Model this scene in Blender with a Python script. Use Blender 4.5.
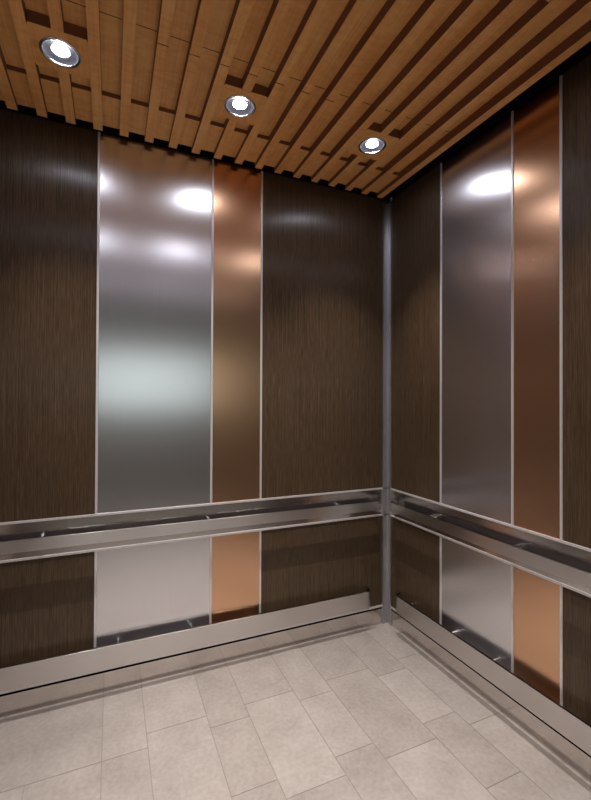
import bpy, bmesh, math, random
from mathutils import Vector, Matrix
S = bpy.context.scene
for o in list(bpy.data.objects): bpy.data.objects.remove(o)
C = S.collection

# ------------------------------------------------------------------ camera, world, light, exposure
CAM_F, CAM_YAW, CAM_PITCH, CAM_ROLL = 419.14, math.radians(23.721), math.radians(0.4687), math.radians(0.2405)
CAM_POS = Vector((-1.4796, -2.026, 1.27))
fw = Vector((math.sin(CAM_YAW)*math.cos(CAM_PITCH), math.cos(CAM_YAW)*math.cos(CAM_PITCH), math.sin(CAM_PITCH)))
rt = Vector((math.cos(CAM_YAW), -math.sin(CAM_YAW), 0)); up = rt.cross(fw)
r2 = rt*math.cos(CAM_ROLL)+up*math.sin(CAM_ROLL); u2 = -rt*math.sin(CAM_ROLL)+up*math.cos(CAM_ROLL)
cd = bpy.data.cameras.new('camera'); cam = bpy.data.objects.new('camera', cd); C.objects.link(cam)
M = Matrix((r2, u2, -fw)).transposed().to_4x4(); M.translation = CAM_POS
cam.matrix_world = M
cd.sensor_fit = 'HORIZONTAL'; cd.sensor_width = 36; cd.lens = CAM_F*36/591; cd.clip_start = 0.01
S.camera = cam

w = bpy.data.worlds.new('world'); S.world = w; w.use_nodes = True
WORLD_COL, WORLD_STR = (0.90, 1.0, 0.95, 1), 0.95
w.node_tree.nodes['Background'].inputs[0].default_value = WORLD_COL
w.node_tree.nodes['Background'].inputs[1].default_value = WORLD_STR
LAMP_EMIT = 115.0          # luminous lens of each downlight
LAMP_SPOT = 55.0           # beam of each downlight, watts
HALL_W = 7.0             # ceiling lamps of the lift hall, watts
S.view_settings.view_transform = 'Standard'; S.view_settings.look = 'None'
S.view_settings.exposure = 0.32; S.view_settings.gamma = 1.0; S.view_settings.use_curve_mapping = False

# cab dimensions: corner at the origin, back wall y=0, right wall x=0, floor z=0
W, D, ZC = 2.044, 1.725, 2.446
LAMP_X = (-0.3995, -1.0217, -1.6439); LAMP_Y = (-0.425, -1.30)

# ------------------------------------------------------------------ materials
def mat(name):
    m = bpy.data.materials.new(name); m.use_nodes = True
    nt = m.node_tree; return m, nt, nt.nodes['Principled BSDF']
def nd(nt, t, **k):
    n = nt.nodes.new(t)
    for a, v in k.items(): setattr(n, a, v)
    return n
def noise_of(nt, scale3, scale=1.0, detail=3.0, coord='Object'):
    tc = nd(nt, 'ShaderNodeTexCoord'); mp = nd(nt, 'ShaderNodeMapping')
    mp.inputs['Scale'].default_value = scale3
    n = nd(nt, 'ShaderNodeTexNoise'); n.inputs['Scale'].default_value = scale; n.inputs['Detail'].default_value = detail
    nt.links.new(tc.outputs[coord], mp.inputs[0]); nt.links.new(mp.outputs[0], n.inputs[0]); return n
def ramp(nt, src, stops):
    r = nd(nt, 'ShaderNodeValToRGB'); e = r.color_ramp.elements
    e[0].position, e[0].color = stops[0][0], (*stops[0][1], 1); e[1].position, e[1].color = stops[-1][0], (*stops[-1][1], 1)
    for p, c in stops[1:-1]:
        x = e.new(p); x.color = (*c, 1)
    nt.links.new(src, r.inputs[0]); return r.outputs[0]
def bump(nt, b, src, strength, dist):
    n = nd(nt, 'ShaderNodeBump'); n.inputs['Strength'].default_value = strength; n.inputs['Distance'].default_value = dist
    nt.links.new(src, n.inputs['Height']); nt.links.new(n.outputs[0], b.inputs['Normal'])

def brushed(name, col, rough, aniso, axis='z', rvar=0.05, streak=0.06):
    """brushed metal: fine grain along one axis, so highlights stretch across it"""
    m, nt, b = mat(name)
    b.inputs['Metallic'].default_value = 1.0
    sc = {'z': (260, 260, 2.0), 'h': (2.0, 2.0, 420)}[axis]
    n = noise_of(nt, sc, 1.0, 4.0)
    c0 = tuple(c*(1-streak) for c in col); c1 = tuple(min(1, c*(1+streak)) for c in col)
    nt.links.new(ramp(nt, n.outputs[0], [(0.3, c0), (0.7, c1)]), b.inputs['Base Color'])
    mr = nd(nt, 'ShaderNodeMapRange'); mr.inputs[3].default_value = rough-rvar; mr.inputs[4].default_value = rough+rvar
    nt.links.new(n.outputs[0], mr.inputs[0]); nt.links.new(mr.outputs[0], b.inputs['Roughness'])
    b.inputs['Anisotropic'].default_value = aniso
    if aniso:
        geo = nd(nt, 'ShaderNodeNewGeometry'); cr = nd(nt, 'ShaderNodeVectorMath', operation='CROSS_PRODUCT')
        nt.links.new(geo.outputs['Normal'], cr.inputs[0])
        if axis == 'z':       # grain vertical: tangent vertical
            cr.inputs[1].default_value = (0, 0, 1); nt.links.new(cr.outputs[0], b.inputs['Tangent'])
        else:                 # grain horizontal: tangent = normal x up
            cx = nd(nt, 'ShaderNodeCombineXYZ'); cx.inputs[2].default_value = 1
            nt.links.new(cx.outputs[0], b.inputs['Tangent'])
    return m
STEEL = brushed('brushed_steel', (0.79, 0.79, 0.83), 0.25, 0.66, 'z', 0.02, 0.03)
BRONZE = brushed('brushed_bronze', (0.76, 0.47, 0.295), 0.25, 0.6, 'z', 0.02, 0.03)
RAILM = brushed('rail_steel', (0.66, 0.63, 0.62), 0.28, 0.88, 'h', 0.01, 0.01)
PLATEM = brushed('plate_steel', (0.66, 0.63, 0.62), 0.16, 0.3, 'h', 0.02, 0.03)
BASEM = brushed('base_steel', (0.64, 0.60, 0.575), 0.13, 0.3, 'h', 0.02, 0.02)
TRIMM = brushed('trim_aluminium', (0.74, 0.71, 0.72), 0.34, 0.0, 'z', 0.03)
TRIMM.node_tree.nodes['Principled BSDF'].inputs['Metallic'].default_value = 0.45
FRONTM = brushed('front_steel', (0.50, 0.48, 0.47), 0.35, 0.3)

def laminate():
    m, nt, b = mat('ribbed_laminate')
    n = noise_of(nt, (300, 300, 2.0), 1.0, 3.0); n2 = noise_of(nt, (420, 420, 14.0), 1.0, 2.0)
    mx = nd(nt, 'ShaderNodeMath', operation='ADD'); nt.links.new(n.outputs[0], mx.inputs[0]); nt.links.new(n2.outputs[0], mx.inputs[1])
    hf = nd(nt, 'ShaderNodeMath', operation='MULTIPLY'); hf.inputs[1].default_value = 0.5; nt.links.new(mx.outputs[0], hf.inputs[0])
    nt.links.new(ramp(nt, hf.outputs[0], [(0.34, (0.040, 0.023, 0.012)), (0.5, (0.074, 0.047, 0.027)), (0.66, (0.120, 0.081, 0.050))]), b.inputs['Base Color'])
    b.inputs['Roughness'].default_value = 0.30; b.inputs['Specular IOR Level'].default_value = 0.28
    b.inputs['Anisotropic'].default_value = 0.85
    geo = nd(nt, 'ShaderNodeNewGeometry'); cr = nd(nt, 'ShaderNodeVectorMath', operation='CROSS_PRODUCT'); cr.inputs[1].default_value = (0, 0, 1)
    nt.links.new(geo.outputs['Normal'], cr.inputs[0]); nt.links.new(cr.outputs[0], b.inputs['Tangent'])
    bump(nt, b, n.outputs[0], 0.5, 0.0012); return m
LAM = laminate()

def wood(name, a, c, e):
    m, nt, b = mat(name)
    info = nd(nt, 'ShaderNodeObjectInfo'); tc = nd(nt, 'ShaderNodeTexCoord'); ad = nd(nt, 'ShaderNodeVectorMath', operation='ADD')
    sc = nd(nt, 'ShaderNodeVectorMath', operation='SCALE'); sc.inputs['Scale'].default_value = 7.0
    cb = nd(nt, 'ShaderNodeCombineXYZ')
    for i in range(3): nt.links.new(info.outputs['Random'], cb.inputs[i])
    nt.links.new(cb.outputs[0], sc.inputs[0]); nt.links.new(tc.outputs['Object'], ad.inputs[0]); nt.links.new(sc.outputs[0], ad.inputs[1])
    def nz(s3, det, dist=0):
        mp = nd(nt, 'ShaderNodeMapping'); mp.inputs['Scale'].default_value = s3; nt.links.new(ad.outputs[0], mp.inputs[0])
        n = nd(nt, 'ShaderNodeTexNoise'); n.inputs['Scale'].default_value = 1; n.inputs['Detail'].default_value = det
        n.inputs['Distortion'].default_value = dist; nt.links.new(mp.outputs[0], n.inputs[0]); return n.outputs[0]
    grain = nz((150, 4.0, 150), 3, 0.3); curl = nz((14, 42, 14), 2, 0.9); cloud = nz((6, 2.5, 6), 2)
    def mix(x, y, f):
        k = nd(nt, 'ShaderNodeMix'); k.inputs[0].default_value = f; nt.links.new(x, k.inputs[2]); nt.links.new(y, k.inputs[3]); return k.outputs[0]
    v = mix(mix(grain, curl, 0.45), cloud, 0.3)
    nt.links.new(ramp(nt, v, [(0.36, a), (0.5, c), (0.66, e)]), b.inputs['Base Color'])
    b.inputs['Roughness'].default_value = 0.5; b.inputs['Specular IOR Level'].default_value = 0.3
    return m
WOOD = wood('cherry_wood', (0.80, 0.355, 0.110), (0.93, 0.465, 0.155), (0.98, 0.60, 0.23))

def plain(name, col, rough=0.6, metal=0.0, var=0.06):
    m, nt, b = mat(name)
    n = noise_of(nt, (12, 12, 12), 1.0, 4.0)
    nt.links.new(ramp(nt, n.outputs[0], [(0.3, tuple(c*(1-var) for c in col)), (0.7, tuple(c*(1+var) for c in col))]), b.inputs['Base Color'])
    b.inputs['Roughness'].default_value = rough; b.inputs['Metallic'].default_value = metal; return m
EDGE = plain('dark_edge', (0.25, 0.105, 0.050), 0.6)
def tiles():
    m, nt, b = mat('stone_tile')
    geo = nd(nt, 'ShaderNodeNewGeometry'); n = noise_of(nt, (6, 6, 6), 1.2, 8.0); n2 = noise_of(nt, (60, 60, 60), 1.0, 4.0)
    n.inputs['Roughness'].default_value = 0.62
    mr = nd(nt, 'ShaderNodeMapRange'); mr.inputs[3].default_value = -0.07; mr.inputs[4].default_value = 0.07
    nt.links.new(geo.outputs['Random Per Island'], mr.inputs[0])
    k = nd(nt, 'ShaderNodeMix'); k.inputs[0].default_value = 0.42; nt.links.new(n.outputs[0], k.inputs[2]); nt.links.new(n2.outputs[0], k.inputs[3])
    ad = nd(nt, 'ShaderNodeMath', operation='ADD'); nt.links.new(k.outputs[0], ad.inputs[0]); nt.links.new(mr.outputs[0], ad.inputs[1])
    nt.links.new(ramp(nt, ad.outputs[0], [(0.22, (0.21, 0.184, 0.165)), (0.5, (0.298, 0.267, 0.244)), (0.78, (0.385, 0.351, 0.327))]), b.inputs['Base Color'])
    b.inputs['Roughness'].default_value = 0.5; b.inputs['Specular IOR Level'].default_value = 0.35
    bump(nt, b, n2.outputs[0], 0.15, 0.001); return m
TILE = tiles(); GROUT = plain('grout', (0.235, 0.208, 0.19), 0.85)
BLACK = plain('black_paint', (0.006, 0.005, 0.005), 0.7)
BLACKG = plain('black_plastic', (0.012, 0.012, 0.014), 0.25)
HALLW = plain('hall_plaster', (0.42, 0.40, 0.37), 0.8)
HALLC = plain('hall_ceiling', (0.55, 0.54, 0.52), 0.8)
CHROME = plain('polished_chrome', (0.85, 0.85, 0.87), 0.08, 1.0, 0.01)
REFLM = plain('lamp_reflector', (0.035, 0.035, 0.042), 0.55, 0.0, 0.02)
def emit(name, col, s):
    m = bpy.data.materials.new(name); m.use_nodes = True; nt = m.node_tree; nt.nodes.remove(nt.nodes['Principled BSDF'])
    e = nd(nt, 'ShaderNodeEmission'); e.inputs[0].default_value = (*col, 1); e.inputs[1].default_value = s
    nt.links.new(e.outputs[0], nt.nodes['Material Output'].inputs[0]); return m
LAMP_COL = (1.0, 0.925, 0.87)
LENS = emit('lamp_lens', (0.90, 0.90, 1.0), LAMP_EMIT)

# ------------------------------------------------------------------ mesh helpers
def box(bm, x0, x1, y0, y1, z0, z1):
    v = [bm.verts.new((x, y, z)) for x in (min(x0, x1), max(x0, x1)) for y in (min(y0, y1), max(y0, y1)) for z in (min(z0, z1), max(z0, z1))]
    for f in ((0,1,3,2),(4,6,7,5),(0,4,5,1),(2,3,7,6),(0,2,6,4),(1,5,7,3)): bm.faces.new([v[i] for i in f])
def obj(name, bm, m, parent=None, bevel=0.0, smooth=False, segs=2):
    bmesh.ops.recalc_face_normals(bm, faces=bm.faces)
    me = bpy.data.meshes.new(name); bm.to_mesh(me); bm.free()
    for x in (m if isinstance(m, (list, tuple)) else [m]): me.materials.append(x)
    if smooth:
        for p in me.polygons: p.use_smooth = True
    o = bpy.data.objects.new(name, me); C.objects.link(o)
    if parent: o.parent = parent
    if bevel:
        b = o.modifiers.new('bevel', 'BEVEL'); b.width = bevel; b.segments = segs; b.limit_method = 'ANGLE'
    return o
def tag(o, label, cat, group=None):
    o['label'] = label; o['category'] = cat
    if group: o['group'] = group
    return o
def struct(name, bm, m, bevel=0.0):
    o = obj(name, bm, m, None, bevel); o['kind'] = 'structure'; return o
def empty(name, loc=(0, 0, 0)):
    o = bpy.data.objects.new(name, None); C.objects.link(o); o.location = loc; o.empty_display_size = 0.05; return o
def lathe(bm, prof, n=48, c=(0, 0)):
    rings = []
    for r, z in prof:
        if r < 1e-6: rings.append([bm.verts.new((c[0], c[1], z))])
        else: rings.append([bm.verts.new((c[0]+r*math.cos(2*math.pi*i/n), c[1]+r*math.sin(2*math.pi*i/n), z)) for i in range(n)])
    for a, b in zip(rings, rings[1:]):
        for i in range(n):
            j = (i+1) % n
            if len(a) == 1: bm.faces.new((a[0], b[i], b[j]))
            elif len(b) == 1: bm.faces.new((a[i], a[j], b[0]))
            else: bm.faces.new((a[i], a[j], b[j], b[i]))

# wall frames: along = distance from the corner, out = distance into the cab
class Wall:
    def __init__(s, kind): s.k = kind
    def P(s, a, o, z):
        return {'back': (-a, -o, z), 'right': (-o, -a, z), 'left': (-W+o, -a, z)}[s.k]
    def box(s, bm, a0, a1, o0, o1, z0, z1):
        p, q = s.P(a0, o0, z0), s.P(a1, o1, z1); box(bm, p[0], q[0], p[1], q[1], z0, z1)
BACK, RIGHT, LEFT = Wall('back'), Wall('right'), Wall('left')

# ------------------------------------------------------------------ shell
T = 0.05
bm = bmesh.new(); box(bm, -W-T, T+0.0, 0.012, 0.012+T, -0.02, 2.66); struct('wall_back', bm, BLACK)
bm = bmesh.new(); box(bm, 0.012, 0.012+T, -D, 0.012, -0.02, 2.66); struct('wall_right', bm, BLACK)
bm = bmesh.new(); box(bm, -W-0.012-T, -W-0.012, -D, 0.012, -0.02, 2.66); struct('wall_left', bm, BLACK)
OX0, OX1, OZ = -1.78, -0.27, 2.14
bm = bmesh.new(); y0, y1 = -D-0.06, -D
box(bm, -W-T, OX0, y0, y1, 0, 2.66); box(bm, OX1, T, y0, y1, 0, 2.66); box(bm, OX0, OX1, y0, y1, OZ, 2.66)
struct('wall_front', bm, FRONTM, 0.003)
bm = bmesh.new(); box(bm, -W-T, T, -D-0.06, 0.06, 2.66, 2.70); o = struct('ceiling_shell', bm, BLACK); o.name = 'ceiling_2'

# floor: one slab of grout with the tiles standing a hair proud
def floor_tiles():
    bm = bmesh.new()
    lines = [0.06, -0.172, -0.338, -0.5735, -0.735, -0.957, -1.116, -1.347, -1.502, -1.734, -1.892, -2.10]
    g = 0.0016
    box(bm, -2.10, 0.06, -D-0.06, 0.06, -0.02, -0.0012)
    for f in bm.faces: f.material_index = 1
    for i, (a, b) in enumerate(zip(lines, lines[1:])):
        wide = (i % 2 == 0)
        if wide: cuts = [0.06, -0.316, -0.776, -1.236, -D-0.06]
        else: cuts = [0.06, -0.386, -0.699, -1.005, -1.32, -1.635, -D-0.06]
        for c, d in zip(cuts, cuts[1:]):
            x0, x1, ya, yb = b+g, a-g, d+g, c-g
            if (i, c) == (8, 0.06): continue
            if (i, c) == (9, 0.06): x1 = -1.502-g
            if (i, c) == (8, -0.316): yb = -0.386-g
            box(bm, x0, x1, ya, yb, -0.0015, 0.0)
    return bm
f = struct('floor', floor_tiles(), [TILE, GROUT])

# ------------------------------------------------------------------ wall cladding
Z_BASE, Z_LOW0, Z_LOW1, Z_BAND0, Z_BAND1, Z_UP0, Z_TOP = 0.086, 0.100, 0.622, 0.632, 0.775, 0.785, 2.458
TR = 0.010
LAYOUT = {
    'back': [(0.0, 0.7815, 'lam'), (0.7815, 1.034, 'bronze'), (1.034, 1.537, 'steel'), (1.537, W, 'lam')],
    'right': [(0.0, 0.431, 'lam'), (0.431, 0.832, 'steel'), (0.832, 1.032, 'bronze'), (1.032, D, 'lam')],
    'left': [(0.0, 0.431, 'lam'), (0.431, 0.832, 'steel'), (0.832, 1.032, 'bronze'), (1.032, D, 'lam')],
}
PM = {'lam': LAM, 'bronze': BRONZE, 'steel': STEEL}
PN = {'lam': 'wood_laminate_panel', 'bronze': 'bronze_panel', 'steel': 'steel_panel'}
LAB = {
 ('back', 0, 'u'): 'tall dark ribbed laminate panel on the back wall, left of the corner post',
 ('back', 1, 'u'): 'tall dark copper-bronze panel on the back wall, above the handrail',
 ('back', 2, 'u'): 'tall wide brushed steel panel on the back wall with white lamp glares',
 ('back', 3, 'u'): 'tall dark ribbed laminate panel at the far left edge of the photo',
 ('back', 0, 'l'): 'short dark brown laminate panel beside the corner post on the back wall, below the handrail',
 ('back', 1, 'l'): 'short bright copper-orange metal panel on the back wall, below the handrail',
 ('back', 2, 'l'): 'short pale steel panel on the back wall below the handrail, reflecting the floor',
 ('back', 3, 'l'): 'short dark laminate panel at the far left edge of the photo, below the handrail',
 ('right', 0, 'u'): 'narrow tall dark laminate panel on the right wall beside the corner post',
 ('right', 1, 'u'): 'tall dim grey steel panel on the right wall with a white glare near its top',
 ('right', 2, 'u'): 'narrow tall bronze panel on the right wall above the handrail, with soft golden glares',
 ('right', 3, 'u'): 'tall dark laminate panel at the right edge of the photo, above the handrail',
 ('right', 0, 'l'): 'short dark laminate panel on the right wall beside the corner post, below the handrail',
 ('right', 1, 'l'): 'short grey-beige steel panel on the right wall, below the handrail',
 ('right', 2, 'l'): 'short orange copper panel on the right wall, below the handrail',
 ('right', 3, 'l'): 'short dark laminate panel at the right edge of the photo, below the handrail',
}
KN = {'lam': 'dark laminate', 'bronze': 'copper-bronze', 'steel': 'brushed steel'}
LN = ['beside the rear corner', 'second from the rear corner', 'third from the rear corner', 'nearest the doorway']
trim_no = [0]
def trim(wall, a0, a1, z0, z1, out=0.003, m=TRIMM):
    trim_no[0] += 1
    bm = bmesh.new(); wall.box(bm, a0, a1, -0.012, out, z0, z1); return struct('trim_%d' % trim_no[0], bm, m, 0.001)
for wall in (BACK, RIGHT, LEFT):
    L = LAYOUT[wall.k]; end = L[-1][1]
    for i, (a0, a1, k) in enumerate(L):
        s0 = 0.0 if i == 0 else TR/2
        s1 = 0.0 if i == len(L)-1 else TR/2
        for lv, z0, z1 in (('u', Z_UP0, Z_TOP), ('l', Z_LOW0+0.009, Z_LOW1)):
            bm = bmesh.new(); wall.box(bm, a0+s0, a1-s1, -0.0115, 0.0, z0, z1)
            p = obj(PN[k], bm, PM[k], None, 0.0008)
            lab = LAB.get((wall.k, i, lv)) or '%s %s panel on the left side wall, %s' % ('tall' if lv == 'u' else 'short', KN[k], LN[i])
            tag(p, lab, 'panel', {'u': 'tall wall panels above the handrails', 'l': 'short wall panels below the handrails'}[lv])
    # vertical dividers, upper and lower
    for (a0, a1, k) in L[:-1]:
        trim(wall, a1-TR/2, a1+TR/2, Z_UP0, Z_TOP); trim(wall, a1-TR/2, a1+TR/2, Z_LOW0, Z_LOW1)
    # horizontal beads above and below the handrail band, and above the base
    trim(wall, 0, end, Z_BAND1, Z_UP0, 0.004); trim(wall, 0, end, Z_LOW1, Z_BAND0, 0.004)
    trim(wall, 0, end, Z_LOW0-0.004, Z_LOW0+0.009, 0.002)
    bm = bmesh.new(); wall.box(bm, 0, end, -0.0115, 0.0, Z_BAND0, Z_BAND1)
    p = obj('handrail_backing_plate', bm, PLATEM)
    tag(p, {'back': 'long steel band plate set in the back wall behind the handrail',
            'right': 'long steel band plate set in the right wall behind the handrail',
            'left': 'long steel band plate on the left side wall behind its handrail'}[wall.k], 'panel', 'steel band plates behind the handrails')
    bm = bmesh.new(); wall.box(bm, 0, end, -0.0115, 0.0, 0.0, Z_BASE)
    o = struct('baseboard_'+wall.k, bm, BASEM)

# ------------------------------------------------------------------ bars on standoffs
def bar_profile(a0, a1, front, th, r):
    """plan outline of a flat bar whose ends curve back towards the wall: list of (along, out)"""
    N = 8; outer = []; inner = []
    back = 0.004
    outer.append((a0, back)); inner.append((a0+th, back))
    for i in range(N+1):
        t = math.pi/2*i/N
        outer.append((a0+r-r*math.cos(t), front-r+r*math.sin(t)))
        ri = r-th
        inner.append((a0+r-ri*math.cos(t), front-r+ri*math.sin(t)))
    for i in range(N+1):
        t = math.pi/2*(1-i/N)
        outer.append((a1-r+r*math.cos(t), front-r+r*math.sin(t)))
        ri = r-th
        inner.append((a1-r+ri*math.cos(t), front-r+ri*math.sin(t)))
    outer.append((a1, back)); inner.append((a1-th, back))
    return outer, inner
def make_bar(bm, wall, a0, a1, front, th, r, z0, z1):
    outer, inner = bar_profile(a0, a1, front, th, r)
    rows = []
    for (p, q) in zip(outer, inner):
        rows.append([bm.verts.new(wall.P(p[0], p[1], z0)), bm.verts.new(wall.P(p[0], p[1], z1)),
                     bm.verts.new(wall.P(q[0], q[1], z1)), bm.verts.new(wall.P(q[0], q[1], z0))])
    for a, b in zip(rows, rows[1:]):
        for i in range(4):
            j = (i+1) % 4; bm.faces.new((a[i], b[i], b[j], a[j]))
    bm.faces.new(rows[0]); bm.faces.new(rows[-1][::-1])
def pin(bm, wall, a, o0, o1, z, r, n=20):
    rings = []
    for o in (o0, o1):
        rings.append([bm.verts.new(wall.P(a+r*math.cos(2*math.pi*i/n), o, z+r*math.sin(2*math.pi*i/n))) for i in range(n)])
    for i in range(n):
        j = (i+1) % n; bm.faces.new((rings[0][i], rings[0][j], rings[1][j], rings[1][i]))
    bm.faces.new(rings[0]); bm.faces.new(rings[1][::-1])
BAR_BACK = plain('bar_back_steel', (0.27, 0.25, 0.25), 0.4, 0.9)
def wall_out(wall, v): return {'back': -v.y, 'right': -v.x, 'left': v.x+W}[wall.k]
def rail(kind, wall, a0, a1, front, th, r, z0, z1, zs, pins, pr, label, cat, group):
    root = empty(kind, wall.P((a0+a1)/2, 0.0, z0))
    base = Vector(root.location)
    def local(o): o.matrix_parent_inverse = Matrix.Translation(-base); return o
    bm = bmesh.new(); make_bar(bm, wall, a0, a1, front, th, r, z0, z1)
    o = local(obj('bar', bm, [RAILM, BAR_BACK], root, 0.0012))
    for p in o.data.polygons:                 # the side facing the wall gets a darker, duller steel
        c = wall_out(wall, p.center)
        if abs(p.normal.z) < 0.5 and wall_out(wall, p.center+p.normal*0.001) < c-0.0005: p.material_index = 1
    for a in pins:
        bm = bmesh.new(); z = zs
        if isinstance(a, tuple): a, z = a
        pin(bm, wall, a, 0.0, front-th+0.001, z, pr)
        pin(bm, wall, a, 0.0, 0.003, z, pr*1.5)
        local(obj('standoff', bm, CHROME, root, 0.0008))
    return tag(root, label, cat, group)
HR = dict(front=0.055, th=0.010, r=0.022, z0=0.672, z1=0.722)
BR = dict(front=0.056, th=0.011, r=0.034, z0=0.137, z1=0.228)
def hr(wall, a0, a1, pins, label):
    rail('handrail', wall, a0, a1, HR['front'], HR['th'], HR['r'], HR['z0'], HR['z1'], 0.712, pins, 0.0075, label, 'handrail', 'steel handrails')
def br(wall, a0, a1, pins, label):
    rail('bumper_rail', wall, a0, a1, BR['front'], BR['th'], BR['r'], BR['z0'], BR['z1'], 0.212, pins, 0.0075, label, 'bumper rail', 'low steel bumper rails')
hr(BACK, 0.085, W-0.085, (0.335, 1.045, 1.74), 'flat steel handrail on the back wall, running to the left edge of the photo')
hr(RIGHT, 0.085, D-0.12, (0.39, 0.867, 1.34), 'flat steel handrail on the right wall, running to the right edge of the photo')
hr(LEFT, 0.085, D-0.12, (0.39, 0.867, 1.34), 'flat steel handrail on the left side wall, outside the photo')
br(BACK, 0.140, W-0.140, ((0.23, 0.18), (0.50, 0.18), (0.81, 0.18), 1.125, 1.445, (1.80, 0.18)), 'low flat steel bumper rail near the floor along the back wall')
br(RIGHT, 0.132, D-0.12, (0.243, 0.539, 0.765, (1.06, 0.18), (1.40, 0.18)), 'low flat steel bumper rail near the floor along the right wall')
br(LEFT, 0.132, D-0.12, (0.243, 0.539, 0.765, 1.06, 1.40), 'low flat steel bumper rail on the left side wall, outside the photo')

# ------------------------------------------------------------------ corner post: an angle with small outer lips
def corner_post(name, sx, cx, label):
    bm = bmesh.new(); L_, t, lip = 0.038, 0.004, 0.007
    pts = [(0.0, 0.0), (L_, 0.0), (L_, lip+0.002), (L_-0.005, lip+0.002), (L_-0.007, t), (t, t), (t, L_-0.007), (lip+0.002, L_-0.005), (lip+0.002, L_), (0.0, L_)]
    lo = [bm.verts.new((cx+sx*p[0], -p[1], 0.001)) for p in pts]; hi = [bm.verts.new((cx+sx*p[0], -p[1], 2.44)) for p in pts]
    n = len(pts)
    for i in range(n):
        j = (i+1) % n; bm.faces.new((lo[i], lo[j], hi[j], hi[i]))
    bm.faces.new(lo[::-1]); bm.faces.new(hi)
    return tag(obj(name, bm, POSTM, None, 0.0008), label, 'corner post', 'steel corner posts')
POSTM = brushed('post_steel', (0.60, 0.60, 0.63), 0.42, 0.0)
corner_post('corner_post', -1, -0.0001, 'slim grey steel post in the corner where back and right walls meet')
corner_post('corner_post', 1, -W+0.0001, 'slim steel post in the rear left corner, outside the photo')

# small black dome fitting hung at the top of the corner
root = empty('dome_camera', (-0.026, -0.066, 2.434))
bm = bmesh.new(); lathe(bm, [(0.0, 0.030), (0.019, 0.030), (0.021, 0.004), (0.019, -0.005), (0.012, -0.013), (0.0, -0.016)], 32); obj('housing', bm, BLACKG, root, smooth=True)
bm = bmesh.new(); lathe(bm, [(0.0, -0.003), (0.0035, -0.002), (0.0045, 0.0), (0.0035, 0.002), (0.0, 0.003)], 20)
o = obj('lens', bm, CHROME, root, smooth=True); o.location = (-0.013, -0.016, -0.002)
tag(root, 'tiny black dome fitting with a bright dot at the top of the corner post', 'camera')

# ------------------------------------------------------------------ slatted ceiling
ZB, ZB2 = ZC+0.038, ZC+0.022          # field boards, and the lower board along each wall
PITCH, X0, SW = 0.1037, -0.1063, 0.036
CE = 0.035                            # gap between ceiling and walls
YF = -D+CE
def yb(bm, x0, x1, ya, yb_, z0, z1): box(bm, x0, x1, ya, yb_, z0, z1)
def dark_edges(o):
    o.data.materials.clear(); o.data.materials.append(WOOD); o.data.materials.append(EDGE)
    for p in o.data.polygons: p.material_index = 0 if abs(p.normal.z) > 0.5 else 1  # upright faces take the darker edge brown, flat faces the wood
bm = bmesh.new()
XL, XR = -W+0.07, -0.07
SEAM = (-0.597,)
for a, b in zip((-0.236,)+SEAM, SEAM+(YF+0.20,)):
    yb(bm, XL, XR, a-0.0016, b+0.0016, ZB, ZB+0.012)
yb(bm, XL, XR, -CE-0.006, -0.236, ZB2, ZB+0.012)
yb(bm, XL, XR, YF+0.002, YF+0.20, ZB2, ZB+0.012)
ceil = struct('ceiling', bm, [WOOD, EDGE]); dark_edges(ceil)
for k in range(19):
    xl = X0-PITCH*k; xr = xl+SW
    if k == 0: xr = -0.07
    bm = bmesh.new()
    cuts = [-CE, YF]
    if 6 <= k <= 12: cuts = [-CE, SEAM[0], YF]
    spans = [(a-(0.0016 if a != -CE else 0), b+(0.0016 if b != YF else 0)) for a, b in zip(cuts, cuts[1:])]
    if k in (3, 9, 15):               # these slats stop at the lamp blocks
        for ly in LAMP_Y:
            new = []
            for a, b in spans:
                if a > ly+0.091 and b < ly-0.091: new += [(a, ly+0.0913), (ly-0.0913, b)]
                else: new.append((a, b))
            spans = new
    for a, b in spans: box(bm, xl, xr, a, b, ZC, ZB+0.002)
    dark_edges(obj('slat', bm, WOOD, ceil))
HOLE = 0.0565
for ly in LAMP_Y:
    for lx in LAMP_X:
        k = round((X0+SW/2-lx)/PITCH); cx = X0-PITCH*k+SW/2
        hx, hy, n = PITCH-SW/2-0.0002, 0.091, 64      # square block with a round hole for the lamp
        bm = bmesh.new(); ri = []
        for q in range(n):
            t = 2*math.pi*(q+0.5)/n; c, sn = math.cos(t), math.sin(t); e = 1/max(abs(c)/hx, abs(sn)/hy)
            ri.append([bm.verts.new((cx+HOLE*c, ly+HOLE*sn, ZC)), bm.verts.new((cx+e*c, ly+e*sn, ZC)), bm.verts.new((cx+e*c, ly+e*sn, ZB)), bm.verts.new((cx+HOLE*c, ly+HOLE*sn, ZB))])
        for q in range(n):
            a_, b_ = ri[q], ri[(q+1) % n]
            for u in range(4): v_ = (u+1) % 4; bm.faces.new((a_[u], b_[u], b_[v_], a_[v_]))
        dark_edges(obj('mounting_block', bm, WOOD, ceil))

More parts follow.
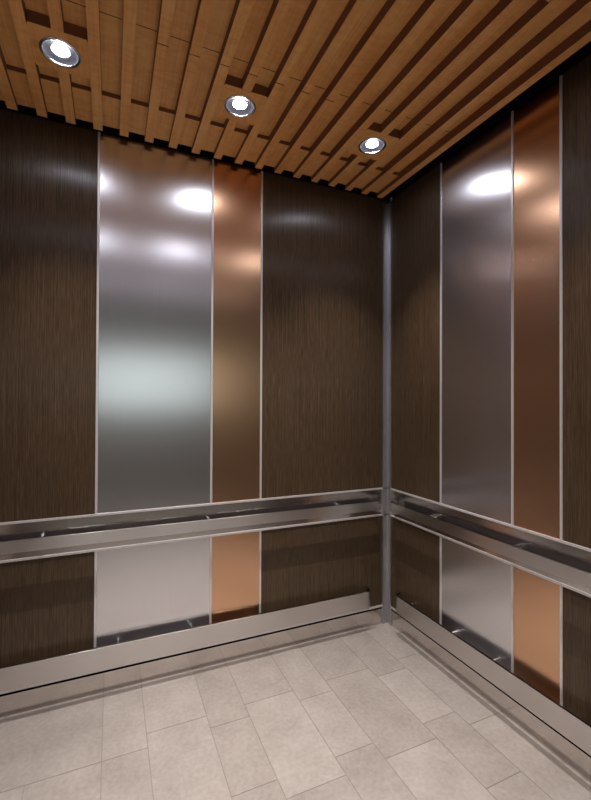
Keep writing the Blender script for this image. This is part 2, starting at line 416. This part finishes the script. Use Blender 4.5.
# ------------------------------------------------------------------ recessed downlights (trim dish sits just under the slats)
def downlight():
    root = empty('downlight')
    bm = bmesh.new(); lathe(bm, [(0.0635, 0.0), (0.0635, -0.003), (0.060, -0.005), (0.056, -0.0045), (0.053, -0.002), (0.053, -0.0005)], 64)
    obj('trim_ring', bm, CHROME, root, smooth=True)
    bm = bmesh.new(); lathe(bm, [(0.0535, -0.0005), (0.051, 0.002), (0.045, 0.004), (0.039, 0.0055), (0.031, 0.006), (0.0275, 0.0062)], 64)
    obj('reflector', bm, REFLM, root, smooth=True)
    bm = bmesh.new(); lathe(bm, [(0.0, -0.0015), (0.012, -0.0003), (0.021, 0.0028), (0.0268, 0.0066)], 48)
    obj('lamp_lens', bm, LENS, root, smooth=True)
    return root
LL = {(0, 0): 'round recessed downlight nearest the corner, glowing white in the slatted ceiling',
      (1, 0): 'middle one of the three round downlights in the row along the back wall',
      (2, 0): 'round recessed downlight at the top left of the photo, glowing white',
      (0, 1): 'round downlight at the top edge right of the photo, its glare just showing',
      (1, 1): 'round downlight in the middle of the front row, above the frame',
      (2, 1): 'round downlight at the left of the front row, above the frame'}
first = None
for j, ly in enumerate(LAMP_Y):
    for i, lx in enumerate(LAMP_X):
        if first is None: r = first = downlight()
        else:
            r = first.copy(); C.objects.link(r)
            for ch in first.children:
                c = ch.copy(); C.objects.link(c); c.parent = r
        r.location = (lx, ly, ZC)
        tag(r, LL[(i, j)], 'light', 'round ceiling downlights')
        ld = bpy.data.lights.new('downlight_beam', 'SPOT'); ld.energy = LAMP_SPOT; ld.color = LAMP_COL
        ld.spot_size = math.radians(82); ld.spot_blend = 1.0; ld.shadow_soft_size = 0.007
        lo = bpy.data.objects.new('downlight_beam', ld); C.objects.link(lo); lo.location = (lx, ly, ZC-0.012)

# ------------------------------------------------------------------ the lift hall behind the camera
HX0, HX1, HY, HZ = -3.6, 1.6, -4.6, 2.7
yd = -D-0.06
bm = bmesh.new(); box(bm, HX0, HX1, HY, yd, -0.05, 0.0); o = struct('floor_2', bm, TILE)
bm = bmesh.new(); box(bm, HX0-.1, HX1+.1, HY-.1, yd, HZ, HZ+0.05); struct('ceiling_3', bm, HALLC)
bm = bmesh.new(); box(bm, HX0-0.1, HX0, HY, yd, 0, HZ); struct('wall_hall_left', bm, HALLW)
bm = bmesh.new(); box(bm, HX1, HX1+0.1, HY, yd, 0, HZ); struct('wall_hall_right', bm, HALLW)
WX0, WX1, WZ0, WZ1 = -2.7, 0.0, 1.15, 2.05  # unseen window opening, added so the panels reflect a bright band
bm = bmesh.new()
box(bm, HX0-.1, WX0, HY-0.1, HY, 0, HZ); box(bm, WX1, HX1+.1, HY-0.1, HY, 0, HZ)
box(bm, WX0, WX1, HY-0.1, HY, 0, WZ0); box(bm, WX0, WX1, HY-0.1, HY, WZ1, HZ); struct('wall_hall_back', bm, HALLW)
bm = bmesh.new(); box(bm, HX0, -W-T, yd, yd+0.06, 0, HZ); box(bm, T, HX1, yd, yd+0.06, 0, HZ); struct('wall_hall_front', bm, HALLW)
bm = bmesh.new()
for a in (WX0, (WX0+WX1)/2-0.02, WX1-0.04): box(bm, a, a+0.04, HY-0.08, HY-0.03, WZ0, WZ1)
box(bm, WX0, WX1, HY-0.08, HY-0.03, WZ0, WZ0+0.04); box(bm, WX0, WX1, HY-0.08, HY-0.03, WZ1-0.04, WZ1); struct('added_window_1', bm, TRIMM)
for hx in (-1.9, -0.2):
    root = empty('hall_ceiling_light', (hx, -3.1, HZ))
    bm = bmesh.new(); box(bm, -0.3, 0.3, -0.3, 0.3, -0.03, 0); box(bm, -0.28, 0.28, -0.28, 0.28, -0.031, -0.03); obj('frame', bm, TRIMM, root, 0.003)
    tag(root, 'square ceiling light in the hall behind the viewer, towards the %s' % ('left' if hx < -1 else 'right'), 'light', 'square hall ceiling lights')
    ld = bpy.data.lights.new('hall_light', 'AREA'); ld.energy = HALL_W; ld.size = 0.5; ld.color = (1.0, 0.93, 0.85)
    lo = bpy.data.objects.new('hall_light', ld); C.objects.link(lo); lo.location = (hx, -3.1, HZ-0.04)
